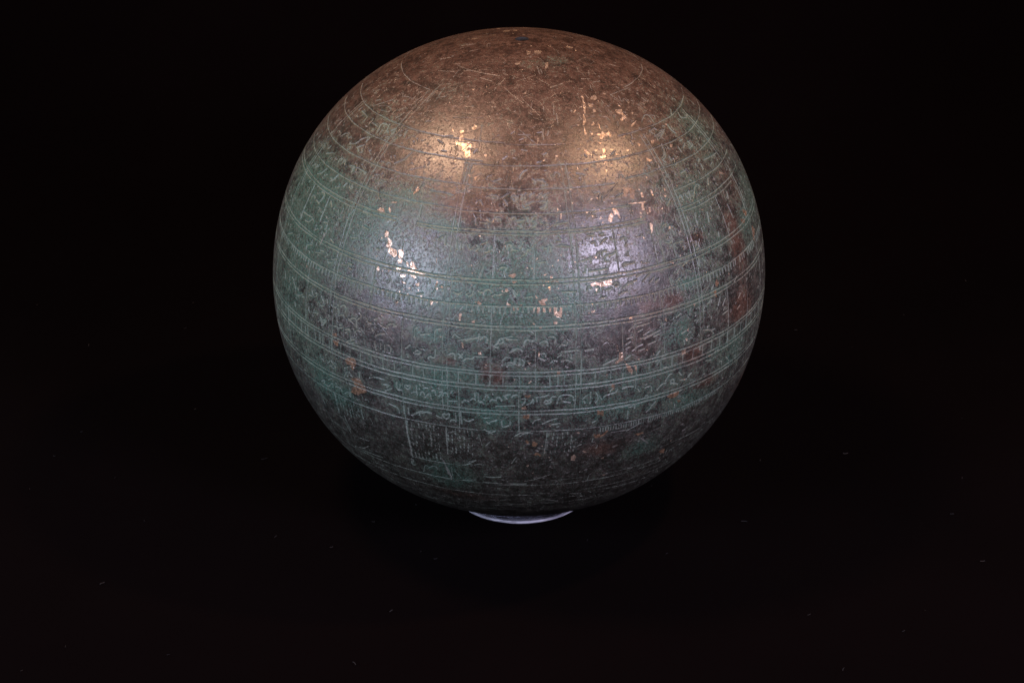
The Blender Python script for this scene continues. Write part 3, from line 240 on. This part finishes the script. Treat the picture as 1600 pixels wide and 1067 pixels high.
# the two graduated scales
k = new_part("degree_scale")
for i in range(-78, 79):
    lo = .4 + i * 1.2 + rs.normal(0, .06)
    ln = 1.15 * rs.uniform(.8, 1.15)
    if rs.rand() < .04: continue
    p, q = (16.55, lo), (16.5 - ln, lo + rs.normal(0, .05)); segment(engrave, p, q, .14, rs.uniform(.6, 1)); stamp(p, q, k)
k = new_part("degree_scale")
for lo in list(np.arange(-86.5, -25, 2.95)) + [-23.1, -20.7, -18.1, -16.4, -15.3, -12.9, -9.14, -6.2, -3.5, -.1, 3.3, 6.16, 7.9, 9.24, 11.8, 12.7, 15.93, 19.3, 22.2] + list(np.arange(25.4, 90, 3.0)):
    p, q = (1.5, lo), (-1.0, lo + rs.normal(0, .06)); segment(engrave, p, q, .13, rs.uniform(.5, .95)); stamp(p, q, k)
# the chequered panels below the text
for a, b, t, d, dl, dt in ((-25.4, -17.2, -12.9, -24.0, .92, .95), (-15.8, -9.6, -12.9, -20.5, .92, .95), (6.4, 13.2, -12.9, -18.6, 1.05, 1.05), (-46, -37, -12.9, -18, 1.0, 1.0)):
    k = new_part("chequered_panel"); n = 0
    for la in np.arange(t - .35, d, -dt):
        n += 1
        for lo in np.arange(a, b, dl):
            if rs.rand() < .22: continue
            l2 = lo + (t - la) * -.05 + rs.normal(0, .07)
            p, q = (la + rs.normal(0, .05), l2), (la - .5 * dt, l2 + .03); segment(engrave, p, q, rs.uniform(.11, .19), rs.uniform(.2, .7)); stamp(p, q, k)
    segment(engrave, (t, a - .3), (d - .6, a - .5 * 1.3), 0.16, .5)
k = new_part("degree_scale")                # narrow hatched strip on the right below the text rows
for lo in np.arange(18, 52, .62):
    la = -12.9; p, q = (la - .15, lo), (la - 1.1, lo + .05); segment(engrave, p, q, .12, rs.uniform(.35, .75)); stamp(p, q, k)
# inscriptions, one part per cell of the grid
ROWS = [90, 51.4, 46.5, 41.2, 36, 32, 21.7, 16.6, 12.1, 7, 2, -1.5, -7.6, -12.7, -24.4, -90]
CELLS = [-101, -74, -60, -45.4, -35, -25.7, -15.9, -6.2, 3, 12.2, 22.3, 32.4, 43.1, 53, 65, 101]
cells = {}
for st in strokes:
    c = st.mean(0); cells.setdefault((int(np.searchsorted(-np.array(ROWS), -c[0])), int(np.searchsorted(CELLS, c[1]))), []).append(st)
def words(sts, gap=1.5):
    """strokes of a cell gathered into words: those that lie close together"""
    lab = list(range(len(sts)))
    for i in range(len(sts)):
        for j in range(i):
            d = sts[i][:, None] - sts[j][None]; d[..., 1] *= math.cos(math.radians(sts[i][0, 0]))
            if np.sqrt((d ** 2).sum(-1)).min() < gap:
                a_, b_ = lab[i], lab[j]; lab = [b_ if v == a_ else v for v in lab]
    return [[s_ for s_, v in zip(sts, lab) if v == u] for u in sorted(set(lab))]
for key in sorted(cells):
    for word in words(cells[key]):
        k = new_part("inscription")
        for st in word:
            c = st.mean(0); pts = smooth(st); faint = c[0] > 52 or c[0] < -14
            dep = rs.uniform(.28, .5) if c[0] > 55 else rs.uniform(.45, .75) if faint else rs.uniform(.85, 1.0); hw = rs.uniform(.09, .12) if faint else rs.uniform(.135, .17)
            polyline(engrave, pts, hw, dep, k)

# worn, uneven lines
n1 = vnoise(H, W, 9, 1); n2 = vnoise(H, W, 31, 2); n3 = vnoise(H, W, 4, 3)
engrave *= np.clip(.42 + .75 * n1 * (.55 + .9 * n2) + .25 * (n3 - .5), 0.12, 1.0)

# bare metal patches, pale crust, ochre patches
edge = (vnoise(H, W, 5, 4) + vnoise(H, W, 2, 5) * .7) / 1.7
for pts in metal:
    c = pts.mean(0); pts = c + (pts - c) * 1.06
    r0, r1, c0, c1, ins = polygon_mask(pts)
    v = np.where(ins, np.clip(.55 + .9 * edge[r0:r1, c0:c1], 0, 1), 0)
    np.maximum(bright[r0:r1, c0:c1], v, out=bright[r0:r1, c0:c1])
    if ins.sum() > 260:
        k = new_part("bare_metal_patch"); yy, xx = np.nonzero(ins)
        part[((yy + r0) * G // PX), ((xx + c0) * G // PX)] = k
# sprinkled flakes where the patina has rubbed through: clusters of tiny specks
for cx, cy, s, n in ((40, 13, 5, 52), (34, 20, 6, 45), (26, 2, 10, 18), (20, -24, 6, 37), (17, -27, 4, 30), (18, 6, 6, 45), (50, 35, 9, 22), (66, 12, 10, 15), (-18, 12, 10, 45), (-20, 4, 14, 30), (5, 15, 20, 18), (43, -20, 9, 22), (33, 26, 5, 30), (28, 36, 10, 30)):
    for _ in range(n):
        la, lo = rs.normal(cx, s * .6), cy + rs.normal(0, s) / math.cos(math.radians(min(75, cx)))
        if not -78 < la < 86 or abs(lo) > 96: continue
        r = rs.gamma(1.6, .04); segment(bright, (la, lo), (la + rs.normal(0, r), lo + rs.normal(0, r * 1.3)), max(.05, r), rs.uniform(.35, .95))
for st in pale:
    polyline(crust, st, .16, .9)
for _ in range(1500):
    la, lo = rs.uniform(-60, 80), rs.uniform(-92, 92); r = rs.gamma(1.6, .05)
    segment(crust, (la, lo), (la + rs.normal(0, r), lo + rs.normal(0, r * 1.5)), max(.05, r * .8), rs.uniform(.25, .85))
for _ in range(900):                         # speckled dirt low on the globe
    la, lo = rs.uniform(-60, -14), rs.normal(5, 25); r = rs.gamma(1.6, .06)
    segment(crust, (la, lo), (la + rs.normal(0, r), lo + rs.normal(0, r * 1.5)), max(.05, r * .8), rs.uniform(.3, .9))
bright *= 1 - .8 * np.clip(engrave * 1.3 - .3, 0, 1)

def blur(a, r):
    for ax in (0, 1):
        p = np.pad(a, [(r + 1, r) if i == ax else (0, 0) for i in (0, 1)], mode='edge').cumsum(ax, dtype=np.float64)
        n = a.shape[ax]; a = ((np.take(p, np.arange(2 * r + 1, 2 * r + 1 + n), ax) - np.take(p, np.arange(n), ax)) / (2 * r + 1)).astype(np.float32)
    return a
halo = np.clip(blur(blur(engrave, 7), 7) * 3.0, 0, 1)        # corrosion gathers round the cuts
relief = bpy.data.images.new("engraving_map", W, H, alpha=True, float_buffer=False); relief.alpha_mode = 'CHANNEL_PACKED'
relief.colorspace_settings.name = 'Non-Color'
buf = np.ones((H, W, 4), np.float32); buf[..., 0] = engrave; buf[..., 1] = bright; buf[..., 2] = crust; buf[..., 3] = halo
relief.pixels.foreach_set(buf.ravel()); relief.update(); relief.pack(); del buf

# ------------------------------------------------------------------ bronze material
def bronze_material():
    t = NT("patinated_bronze")
    tc = t.n("ShaderNodeTexCoord"); ob = t.vscale(tc.outputs["Object"], (1 / R,) * 3)
    img = t.n("ShaderNodeTexImage", image=relief, interpolation='Cubic', extension='EXTEND'); uv = t.n("ShaderNodeUVMap", uv_map="surface")
    t.put(img.inputs[0], uv.outputs[0])
    sep = t.n("ShaderNodeSeparateColor"); t.put(sep.inputs[0], img.outputs[0]); cut, bare, crusty = sep.outputs; near_cut = img.outputs['Alpha']
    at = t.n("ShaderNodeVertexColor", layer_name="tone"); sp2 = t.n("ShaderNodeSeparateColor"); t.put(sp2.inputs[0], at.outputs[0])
    green, red, och = sp2.outputs; lower_dark = at.outputs['Alpha']
    nl = t.noise(ob, 5, 4, .6, .4); nm = t.noise(ob, 15, 6, .70, .3); nq = t.noise(ob, 36, 6, .78, .2); nf = t.noise(ob, 85, 4, .75); ng = t.noise(ob, 190, 2, .65)
    streak = t.noise(t.vscale(ob, (75, 75, 11)), 1.0, 4, .70); brush = t.noise(t.vscale(ob, (12, 12, 110)), 1.0, 3, .65)
    def around(v, k): return t.math('MULTIPLY', t.math('SUBTRACT', v, .5), k)
    def add(*v):
        r = v[0]
        for q in v[1:]: r = t.math('ADD', r, q)
        return r
    # dark oxide skin, browner where the copper shows warm
    warm = t.rng(add(red, around(nm, .8)), .02, .42)
    dk = t.mix(warm, (.016, .0130, .0110), (.027, .0145, .0105)); lt = t.mix(warm, (.046, .0385, .0330), (.070, .0365, .0255))
    c = t.mix(t.rng(add(nq, around(nm, .8), around(nl, .2)), .36, .64), dk, lt)
    c = t.mix(t.math('MULTIPLY', t.rng(add(nf, around(brush, .5)), .53, .62), .7), c, t.mix(warm, (.088, .080, .072), (.116, .068, .048)))
    # red cuprite, ragged and faint
    rsum = add(red, around(nm, 1.2), around(nq, 1.6), around(nf, 1.0), around(streak, 1.0))
    rf = t.math('MULTIPLY', t.rng(rsum, .50, 1.0), .30)
    c = t.mix(rf, c, t.mix(t.rng(nf, .42, .58), (.030, .0135, .011), (.070, .035, .027)))
    # green patina: a ragged fine mottle, never a flat coat
    gsum = add(green, t.math('MULTIPLY', t.math('SUBTRACT', near_cut, .35), t.math('ADD', .12, t.math('MULTIPLY', green, .55))), around(nm, 1.9), around(nq, 2.5), around(nf, 1.1), around(streak, 1.2), around(nl, .8))
    gf = t.rng(gsum, .36, .70)
    gcol = t.mix(t.rng(add(green, around(nl, 1.2)), .35, 1.0), (.041, .045, .029), (.026, .052, .035))
    gcol = t.mix(t.rng(nf, .47, .60), gcol, (.088, .108, .078))
    c = t.mix(t.math('MULTIPLY', gf, .72), c, gcol)
    # verdigris grains
    vg = t.math('MULTIPLY', t.rng(add(ng, t.math('MULTIPLY', green, .08), around(near_cut, .10)), .54, .62), t.math('ADD', .12, t.math('MULTIPLY', green, .75)))
    c = t.mix(vg, c, (.057, .132, .100))
    # lower zone mixed towards a darker olive-brown below the text rows
    c = t.mix(t.math('MULTIPLY', lower_dark, t.rng(nq, .42, .60, .85, .35)), c, (.0120, .0112, .0066))
    # dark pits
    pit = t.rng(t.noise(ob, 120, 3, .7), .57, .66)
    c = t.mix(t.math('MULTIPLY', pit, .6), c, (.009, .008, .007))
    # pale grains and crust
    sa = t.math('MULTIPLY', t.rng(t.noise(ob, 150, 2, .65, .5), .58, .66), t.rng(nm, .40, .60))
    c = t.mix(t.math('MULTIPLY', sa, .5), c, t.mix(warm, (.16, .165, .15), (.19, .135, .10)))
    c = t.mix(t.math('MULTIPLY', crusty, t.rng(nf, .40, .60, .25, .75)), c, (.23, .225, .20))
    of = t.rng(add(och, around(nq, .9), around(nf, .8)), .38, .62)
    c = t.mix(t.math('MULTIPLY', of, .85), c, t.mix(t.rng(nf, .4, .6), (.075, .045, .026), (.20, .120, .068)))
    # filling of the engraved lines: verdigris and dust, worn out in places
    fillc = t.mix(t.rng(add(green, around(nm, 1.2)), .05, .6), (.190, .164, .136), (.152, .192, .160))
    ff = t.math('MULTIPLY', t.rng(cut, .10, .42), t.rng(add(nf, around(nm, .7)), .40, .56, .42, 1.0))
    c = t.mix(t.math('MULTIPLY', ff, .86), c, fillc)
    # bare metal, feathered into the skin
    bf = t.rng(add(bare, around(nq, 1.0), around(nf, 1.1)), .42, .74)
    c = t.mix(bf, c, t.mix(t.rng(nf, .4, .6), (.26, .180, .122), (.56, .425, .31)))
    rough = t.mixf(t.rng(nm, .35, .65), .34, .40); rough = t.mixf(t.math('MULTIPLY', gf, .5), rough, .43); rough = t.mixf(ff, rough, .85); rough = t.mixf(bf, rough, .33)
    spec = t.mixf(gf, 1.0, .80); spec = t.mixf(lower_dark, spec, .35); spec = t.mixf(ff, spec, .10); spec = t.mixf(t.math('MULTIPLY', pit, .45), spec, .3)
    # relief: grooves, grain, pits, flakes slightly sunk
    h = add(t.math('MULTIPLY', cut, -1.3), t.math('MULTIPLY', bf, -.22), t.math('MULTIPLY', crusty, .25), t.math('MULTIPLY', nf, .17), t.math('MULTIPLY', ng, .08), t.math('MULTIPLY', nq, .20), t.math('MULTIPLY', nm, .2), t.math('MULTIPLY', pit, -.12), t.math('MULTIPLY', gf, .10))
    bump = t.n("ShaderNodeBump"); bump.inputs["Strength"].default_value = .6; bump.inputs["Distance"].default_value = .0065 * R
    t.put(bump.inputs["Height"], h)
    b = t.n("ShaderNodeBsdfPrincipled")
    t.put(b.inputs["Base Color"], c); t.put(b.inputs["Roughness"], rough); t.put(b.inputs["Metallic"], t.math('MULTIPLY', bf, .6))
    t.put(b.inputs["Specular IOR Level"], spec); t.put(b.inputs["Normal"], bump.outputs[0])
    return t.out(b.outputs[0])
bronze = bronze_material()

# ------------------------------------------------------------------ the globe
globe = bpy.data.objects.new("engraved_globe", None); col.objects.link(globe)
globe.matrix_world = Matrix([[0.999781, 0.0, 0.020947], [5.3e-05, 0.999997, -0.002506], [-0.020947, 0.002507, 0.999777]]).to_4x4()    # the axis leans by about a degree
tag(globe, "large engraved bronze globe with green and brown patina standing on a clear ring", "globe")

lon_edges = np.concatenate([np.arange(gw + 1) / G + LON0, np.arange(LON1 + 2, 260, 2.0)])      # last column closes to the first
n_lon = len(lon_edges)
HOLE = 88.45
lat_edges = np.concatenate([np.arange(-90, LAT0, 2.0)[0:], np.arange(gh - 6 + 1) / G + LAT0])
lat_edges[0] = -89.9
n_bot = 5
lat_edges = np.concatenate([lat_edges[lat_edges < HOLE], [HOLE]])
n_lat = len(lat_edges)
LA, LO = np.meshgrid(np.radians(lat_edges), np.radians(lon_edges), indexing='ij')
def surface(la, lo):
    r = R * (1 - .006 * np.cos(4 * la) + .0011 * np.sin(3 * lo + 1.3 + 2 * la) * np.cos(la) + .0009 * np.sin(5 * la + 2 * lo) * np.cos(la) + .0005 * np.sin(11 * la + 4 * lo + 2) * np.cos(la))
    return np.stack([r * np.cos(la) * np.sin(lo), -r * np.cos(la) * np.cos(lo), r * FLATTEN * np.sin(la)], -1)
P = surface(LA, LO); e = 1e-4
TA = surface(LA + e, LO) - surface(LA - e, LO)
TO = np.stack([np.cos(LO), np.sin(LO), np.zeros_like(LO)], -1)
NRM = np.cross(TO, TA); NRM /= np.linalg.norm(NRM, axis=-1, keepdims=True)
# real depth of the grooves at the resolution of the mesh
row = np.clip(((lat_edges - LAT0) * PX).astype(int), 0, H - 1); colx = np.clip(((lon_edges[:gw + 1] - LON0) * PX).astype(int), 0, W - 1)
depth = np.zeros((n_lat, n_lon)); depth[:, :gw + 1] = engrave[row][:, colx]; depth[:, 0] = depth[:, gw] = 0; depth[lat_edges < LAT0] = 0
P = P - NRM * (depth * .0022 * R)[..., None]

# stains as a soft per-vertex map: green, red-brown, ochre
LAd, LOd = np.degrees(LA), np.degrees(LO)
tone = np.zeros((n_lat, n_lon, 4), np.float32)
tone[..., 0] = np.interp(LAd, [-90, -45, -28, -14, -6, 6, 20, 30, 38, 50, 62, 90], [.38, .38, .38, .40, .41, .35, .34, .37, .27, .22, .13, .03])
tone[..., 1] = np.interp(LAd, [-90, -20, 0, 30, 40, 55, 90], [.03, .03, .04, .07, .30, .42, .52])
tone[..., 3] = np.interp(LAd + 3 * np.sin(LOd * .09) + 2 * np.sin(LOd * .21 + 1), [-90, -30, -19, -13, -10, 90], [.72, .70, .60, .25, .0, .0])  # alpha: how far the colour darkens towards the bottom
for ch, la, lo, ra, rb, wgt in STAINS:
    d2 = ((LAd - la) / ra) ** 2 + ((LOd - lo) * math.cos(math.radians(la)) / rb) ** 2
    k = np.exp(-d2 * 1.1) * wgt
    if ch == 0: tone[..., 0] += k; tone[..., 1] -= k * .35
    else: tone[..., 1] += k; tone[..., 0] -= k * .8
for pts in ochre:
    r0, r1, c0, c1, ins = polygon_mask(pts); yy, xx = np.nonzero(ins)
    i = np.searchsorted(lat_edges, LAT0 + (yy + r0) / PX); j = np.clip(((xx + c0) * G) // PX, 0, gw); tone[np.clip(i, 0, n_lat - 1), j, 2] = .75
tone = np.clip(tone, 0, 1)

# faces and the part each belongs to
fi, fj = np.meshgrid(np.arange(n_lat - 1), np.arange(n_lon), indexing='ij')
a = fi * n_lon + fj; b_ = fi * n_lon + (fj + 1) % n_lon
quads = np.stack([a, b_, b_ + n_lon, a + n_lon], -1).reshape(-1, 4)
fid = np.zeros((n_lat - 1, n_lon), np.int32)
mid_lat = (lat_edges[:-1] + lat_edges[1:]) / 2
pr = ((mid_lat - LAT0) * G).astype(int); okr = (mid_lat > LAT0) & (pr < gh)
tmp = np.zeros((n_lat - 1, gw), np.int32); tmp[okr] = part[pr[okr]]
fid[:, :gw] = tmp; fid = fid.ravel()
# UV (the far side reuses the map turned half round)
lon_next = np.append(lon_edges[1:], LON1 + 160.0)
lf = np.stack([lon_edges, lon_next, lon_next, lon_edges], -1)[None].repeat(n_lat - 1, 0)
lf = np.where((fj >= gw)[..., None], lf - 180.0, lf)
tf = np.stack([lat_edges[:-1], lat_edges[:-1], lat_edges[1:], lat_edges[1:]], -1)[:, None].repeat(n_lon, 1)
UV = np.stack([(lf - LON0) / (LON1 - LON0), (tf - LAT0) / (LAT1 - LAT0)], -1).reshape(-1, 4, 2).astype(np.float32)
Pv, Nv, Tv = P.reshape(-1, 3), NRM.reshape(-1, 3), tone.reshape(-1, 4)

def surface_part(name, faces):
    q = quads[faces]; used, inv = np.unique(q, return_inverse=True); inv = inv.reshape(q.shape).astype(np.int32)
    me = bpy.data.meshes.new(name); me.vertices.add(len(used)); me.vertices.foreach_set("co", Pv[used].astype(np.float32).ravel())
    n = len(q); me.loops.add(n * 4); me.loops.foreach_set("vertex_index", inv.ravel())
    me.polygons.add(n); me.polygons.foreach_set("loop_start", np.arange(0, n * 4, 4, dtype=np.int32))
    me.polygons.foreach_set("use_smooth", np.ones(n, bool))
    uv = me.uv_layers.new(name="surface"); uv.data.foreach_set("uv", UV[faces].ravel())
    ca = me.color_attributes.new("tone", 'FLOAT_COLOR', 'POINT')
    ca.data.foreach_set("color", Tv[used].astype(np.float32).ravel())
    me.update(calc_edges=True); me.validate()
    me.normals_split_custom_set_from_vertices(Nv[used])
    me.materials.append(bronze)
    return link(name, me, globe)

order = np.argsort(fid, kind='stable'); sorted_id = fid[order]
starts = np.searchsorted(sorted_id, np.arange(len(part_name) + 1))
for k in range(len(part_name)):
    faces = order[starts[k]:starts[k + 1]]
    if len(faces) == 0: continue
    surface_part(part_name[k], faces)

# the hole at the pole: a short worn collar going into the hollow shell
def lathe(name, prof, seg, mat, parent=None, closed=False, smooth_=True):
    vs, fs = [], []
    for r, z in prof:
        for i in range(seg):
            a_ = 2 * math.pi * i / seg; vs.append((r * math.cos(a_), r * math.sin(a_), z))
    m = len(prof)
    for j in range(m if closed else m - 1):
        for i in range(seg):
            k0 = j * seg; k1 = ((j + 1) % m) * seg; fs.append((k0 + i, k0 + (i + 1) % seg, k1 + (i + 1) % seg, k1 + i))
    me = bpy.data.meshes.new(name); me.from_pydata(vs, [], fs); me.update()
    if smooth_: me.polygons.foreach_set("use_smooth", [True] * len(me.polygons))
    me.materials.append(mat); return link(name, me, parent)

t = NT("worn_hole_edge"); tc = t.n("ShaderNodeTexCoord"); nz = t.noise(tc.outputs["Object"], 900, 3)
b = t.n("ShaderNodeBsdfPrincipled"); t.put(b.inputs["Base Color"], t.mix(nz, (.010, .010, .010), (.035, .036, .037))); b.inputs["Metallic"].default_value = .2; b.inputs["Roughness"].default_value = .7; b.inputs["Specular IOR Level"].default_value = .2
hole_mat = t.out(b.outputs[0])
top = surface(np.array(math.radians(HOLE)), np.array(0.0)); hr = abs(top[1]); hz = top[2]
lathe("pole_hole", [(hr * 1.0, hz), (hr * .96, hz - .0006), (hr * .94, hz - .0035), (hr * .99, hz - .0042), (hr * 1.12, hz - .0042)], 48, hole_mat, globe)
t = NT("dark_hollow"); b = t.n("ShaderNodeBsdfPrincipled"); b.inputs["Base Color"].default_value = (.004, .004, .004, 1); b.inputs["Roughness"].default_value = .9
hollow = t.out(b.outputs[0])
lathe("inner_wall", [(hr * 1.12, hz - .0042), (R * .5, R * .80), (R * .9, 0), (R * .5, -R * .78), (R * .02, -R * .9)], 48, hollow, globe)

# ------------------------------------------------------------------ clear ring under the globe
t = NT("clear_acrylic"); tc = t.n("ShaderNodeTexCoord")
nz = t.noise(t.vscale(tc.outputs["Object"], (60, 60, 900)), 1.0, 3)
g_ = t.n("ShaderNodeBsdfPrincipled"); g_.inputs["Base Color"].default_value = (.86, .89, 1, 1); g_.inputs["Roughness"].default_value = .08
g_.inputs["Transmission Weight"].default_value = 1; g_.inputs["IOR"].default_value = 1.49
d_ = t.n("ShaderNodeBsdfPrincipled"); d_.inputs["Base Color"].default_value = (.42, .43, .52, 1); d_.inputs["Roughness"].default_value = .35
mx = t.n("ShaderNodeMixShader"); t.put(mx.inputs[0], t.rng(nz, .40, .66, .02, .38)); t.put(mx.inputs[1], g_.outputs[0]); t.put(mx.inputs[2], d_.outputs[0])
acrylic = t.out(mx.outputs[0])
t = NT("frosted_acrylic_edge"); tc = t.n("ShaderNodeTexCoord"); nz = t.noise(t.vscale(tc.outputs["Object"], (110, 110, 900)), 1.0, 4, .65)
b = t.n("ShaderNodeBsdfPrincipled"); t.put(b.inputs["Base Color"], t.mix(t.rng(nz, .38, .62), (.16, .165, .20), (.46, .47, .53))); b.inputs["Roughness"].default_value = .3
frost = t.out(b.outputs[0])
ring = bpy.data.objects.new("ring_stand", None); col.objects.link(ring); ring.location = (0, 0, FLOOR + .0002)
tag(ring, "clear plastic ring with a pale bright rim on the black cloth under the bronze globe", "stand")
ro, ri, rh = .288 * R, .255 * R, .072 * R
lathe("ring_wall", [(ro - .0008, .0011), (ro - .0001, .0014), (ro - .0008, rh - .0006), (ro - .0014, rh), (ri + .0006, rh), (ri, rh - .0006), (ri, .0011)], 128, acrylic, ring, closed=True)
lathe("base_rim", [(ro - .0012, 0), (ro - .0002, .0001), (ro + .0001, .0003), (ro - .0001, .0010), (ri, .0010), (ri, 0)], 128, frost, ring, closed=True)

# ------------------------------------------------------------------ black cloth and lint
t = NT("black_velvet"); tc = t.n("ShaderNodeTexCoord")
n1_ = t.noise(tc.outputs["Object"], 9, 3); n2_ = t.noise(tc.outputs["Object"], 1200, 2)
b = t.n("ShaderNodeBsdfPrincipled"); t.put(b.inputs["Base Color"], t.mix(n1_, (.0014, .00082, .00088), (.0024, .0015, .0016)))
b.inputs["Roughness"].default_value = .95; b.inputs["Specular IOR Level"].default_value = .0
b.inputs["Sheen Weight"].default_value = .0025; b.inputs["Sheen Roughness"].default_value = .6
bump = t.n("ShaderNodeBump"); bump.inputs["Strength"].default_value = .3; bump.inputs["Distance"].default_value = .0004; t.put(bump.inputs["Height"], n2_); t.put(b.inputs["Normal"], bump.outputs[0])
velvet = t.out(b.outputs[0])
nx, ny = 120, 160
xs = np.linspace(-1.6, 1.6, nx); ys = np.linspace(-.8, 3.0, ny); X, Y = np.meshgrid(xs, ys)
rise = np.clip(Y - .20, 0, None); rise = np.where(rise < .4, rise ** 2 / .8, rise - .2)    # the cloth sweeps up behind
Zc = FLOOR + rise * 2.0 + .0006 * (np.sin(X * 23 + Y * 7) * np.sin(Y * 11 + 1)) * np.clip((np.hypot(X, Y) - .08) * 12, 0, 1) - .0003
vs = np.stack([X, Y, Zc], -1).reshape(-1, 3)
fs = [(j * nx + i, j * nx + i + 1, (j + 1) * nx + i + 1, (j + 1) * nx + i) for j in range(ny - 1) for i in range(nx - 1)]
me = bpy.data.meshes.new("black_cloth"); me.from_pydata(vs.tolist(), [], fs); me.polygons.foreach_set("use_smooth", [True] * len(fs)); me.materials.append(velvet)
tag(link("black_cloth", me), "plain black cloth spread under and behind the globe", kind="structure")

t = NT("grey_lint"); b = t.n("ShaderNodeBsdfPrincipled"); tc = t.n("ShaderNodeTexCoord")
t.put(b.inputs["Base Color"], t.mix(t.noise(tc.outputs["Object"], 40, 2), (.003, .003, .003), (.014, .0125, .013))); b.inputs["Roughness"].default_value = .9
lint_mat = t.out(b.outputs[0])
vs, fs = [], []
rl = random.Random(5)
for _ in range(80):
    x = rl.uniform(-.26, .26); y = rl.uniform(-.16, .30)
    if math.hypot(x, y) < .035: continue
    big = rl.random() < .12; ln = rl.uniform(.0006, .0016) * (2.0 if big else 1); th = rl.uniform(.00006, .00013) * (1.5 if big else 1)
    an = rl.uniform(0, 6.28); bend = rl.uniform(-1.2, 1.2); z = FLOOR + .0006; px_, py_ = x, y; base = len(vs)
    for s in range(4):
        nxn, nyn = -math.sin(an), math.cos(an)
        for q in range(3):
            a_ = q * 2.094; vs.append((px_ + nxn * th * math.cos(a_), py_ + nyn * th * math.cos(a_), z + th * math.sin(a_)))
        px_ += math.cos(an) * ln / 3; py_ += math.sin(an) * ln / 3; an += bend / 3; z += rl.uniform(-.0001, .0002)
    for s in range(3):
        for q in range(3):
            k0 = base + s * 3; fs.append((k0 + q, k0 + (q + 1) % 3, k0 + 3 + (q + 1) % 3, k0 + 3 + q))
    fs.append((base + 2, base + 1, base)); fs.append((base + 9, base + 10, base + 11))
me = bpy.data.meshes.new("lint"); me.from_pydata(vs, [], fs); me.materials.append(lint_mat)
tag(link("lint", me), "tiny grey lint fibres scattered over the black cloth", "lint", kind="stuff")
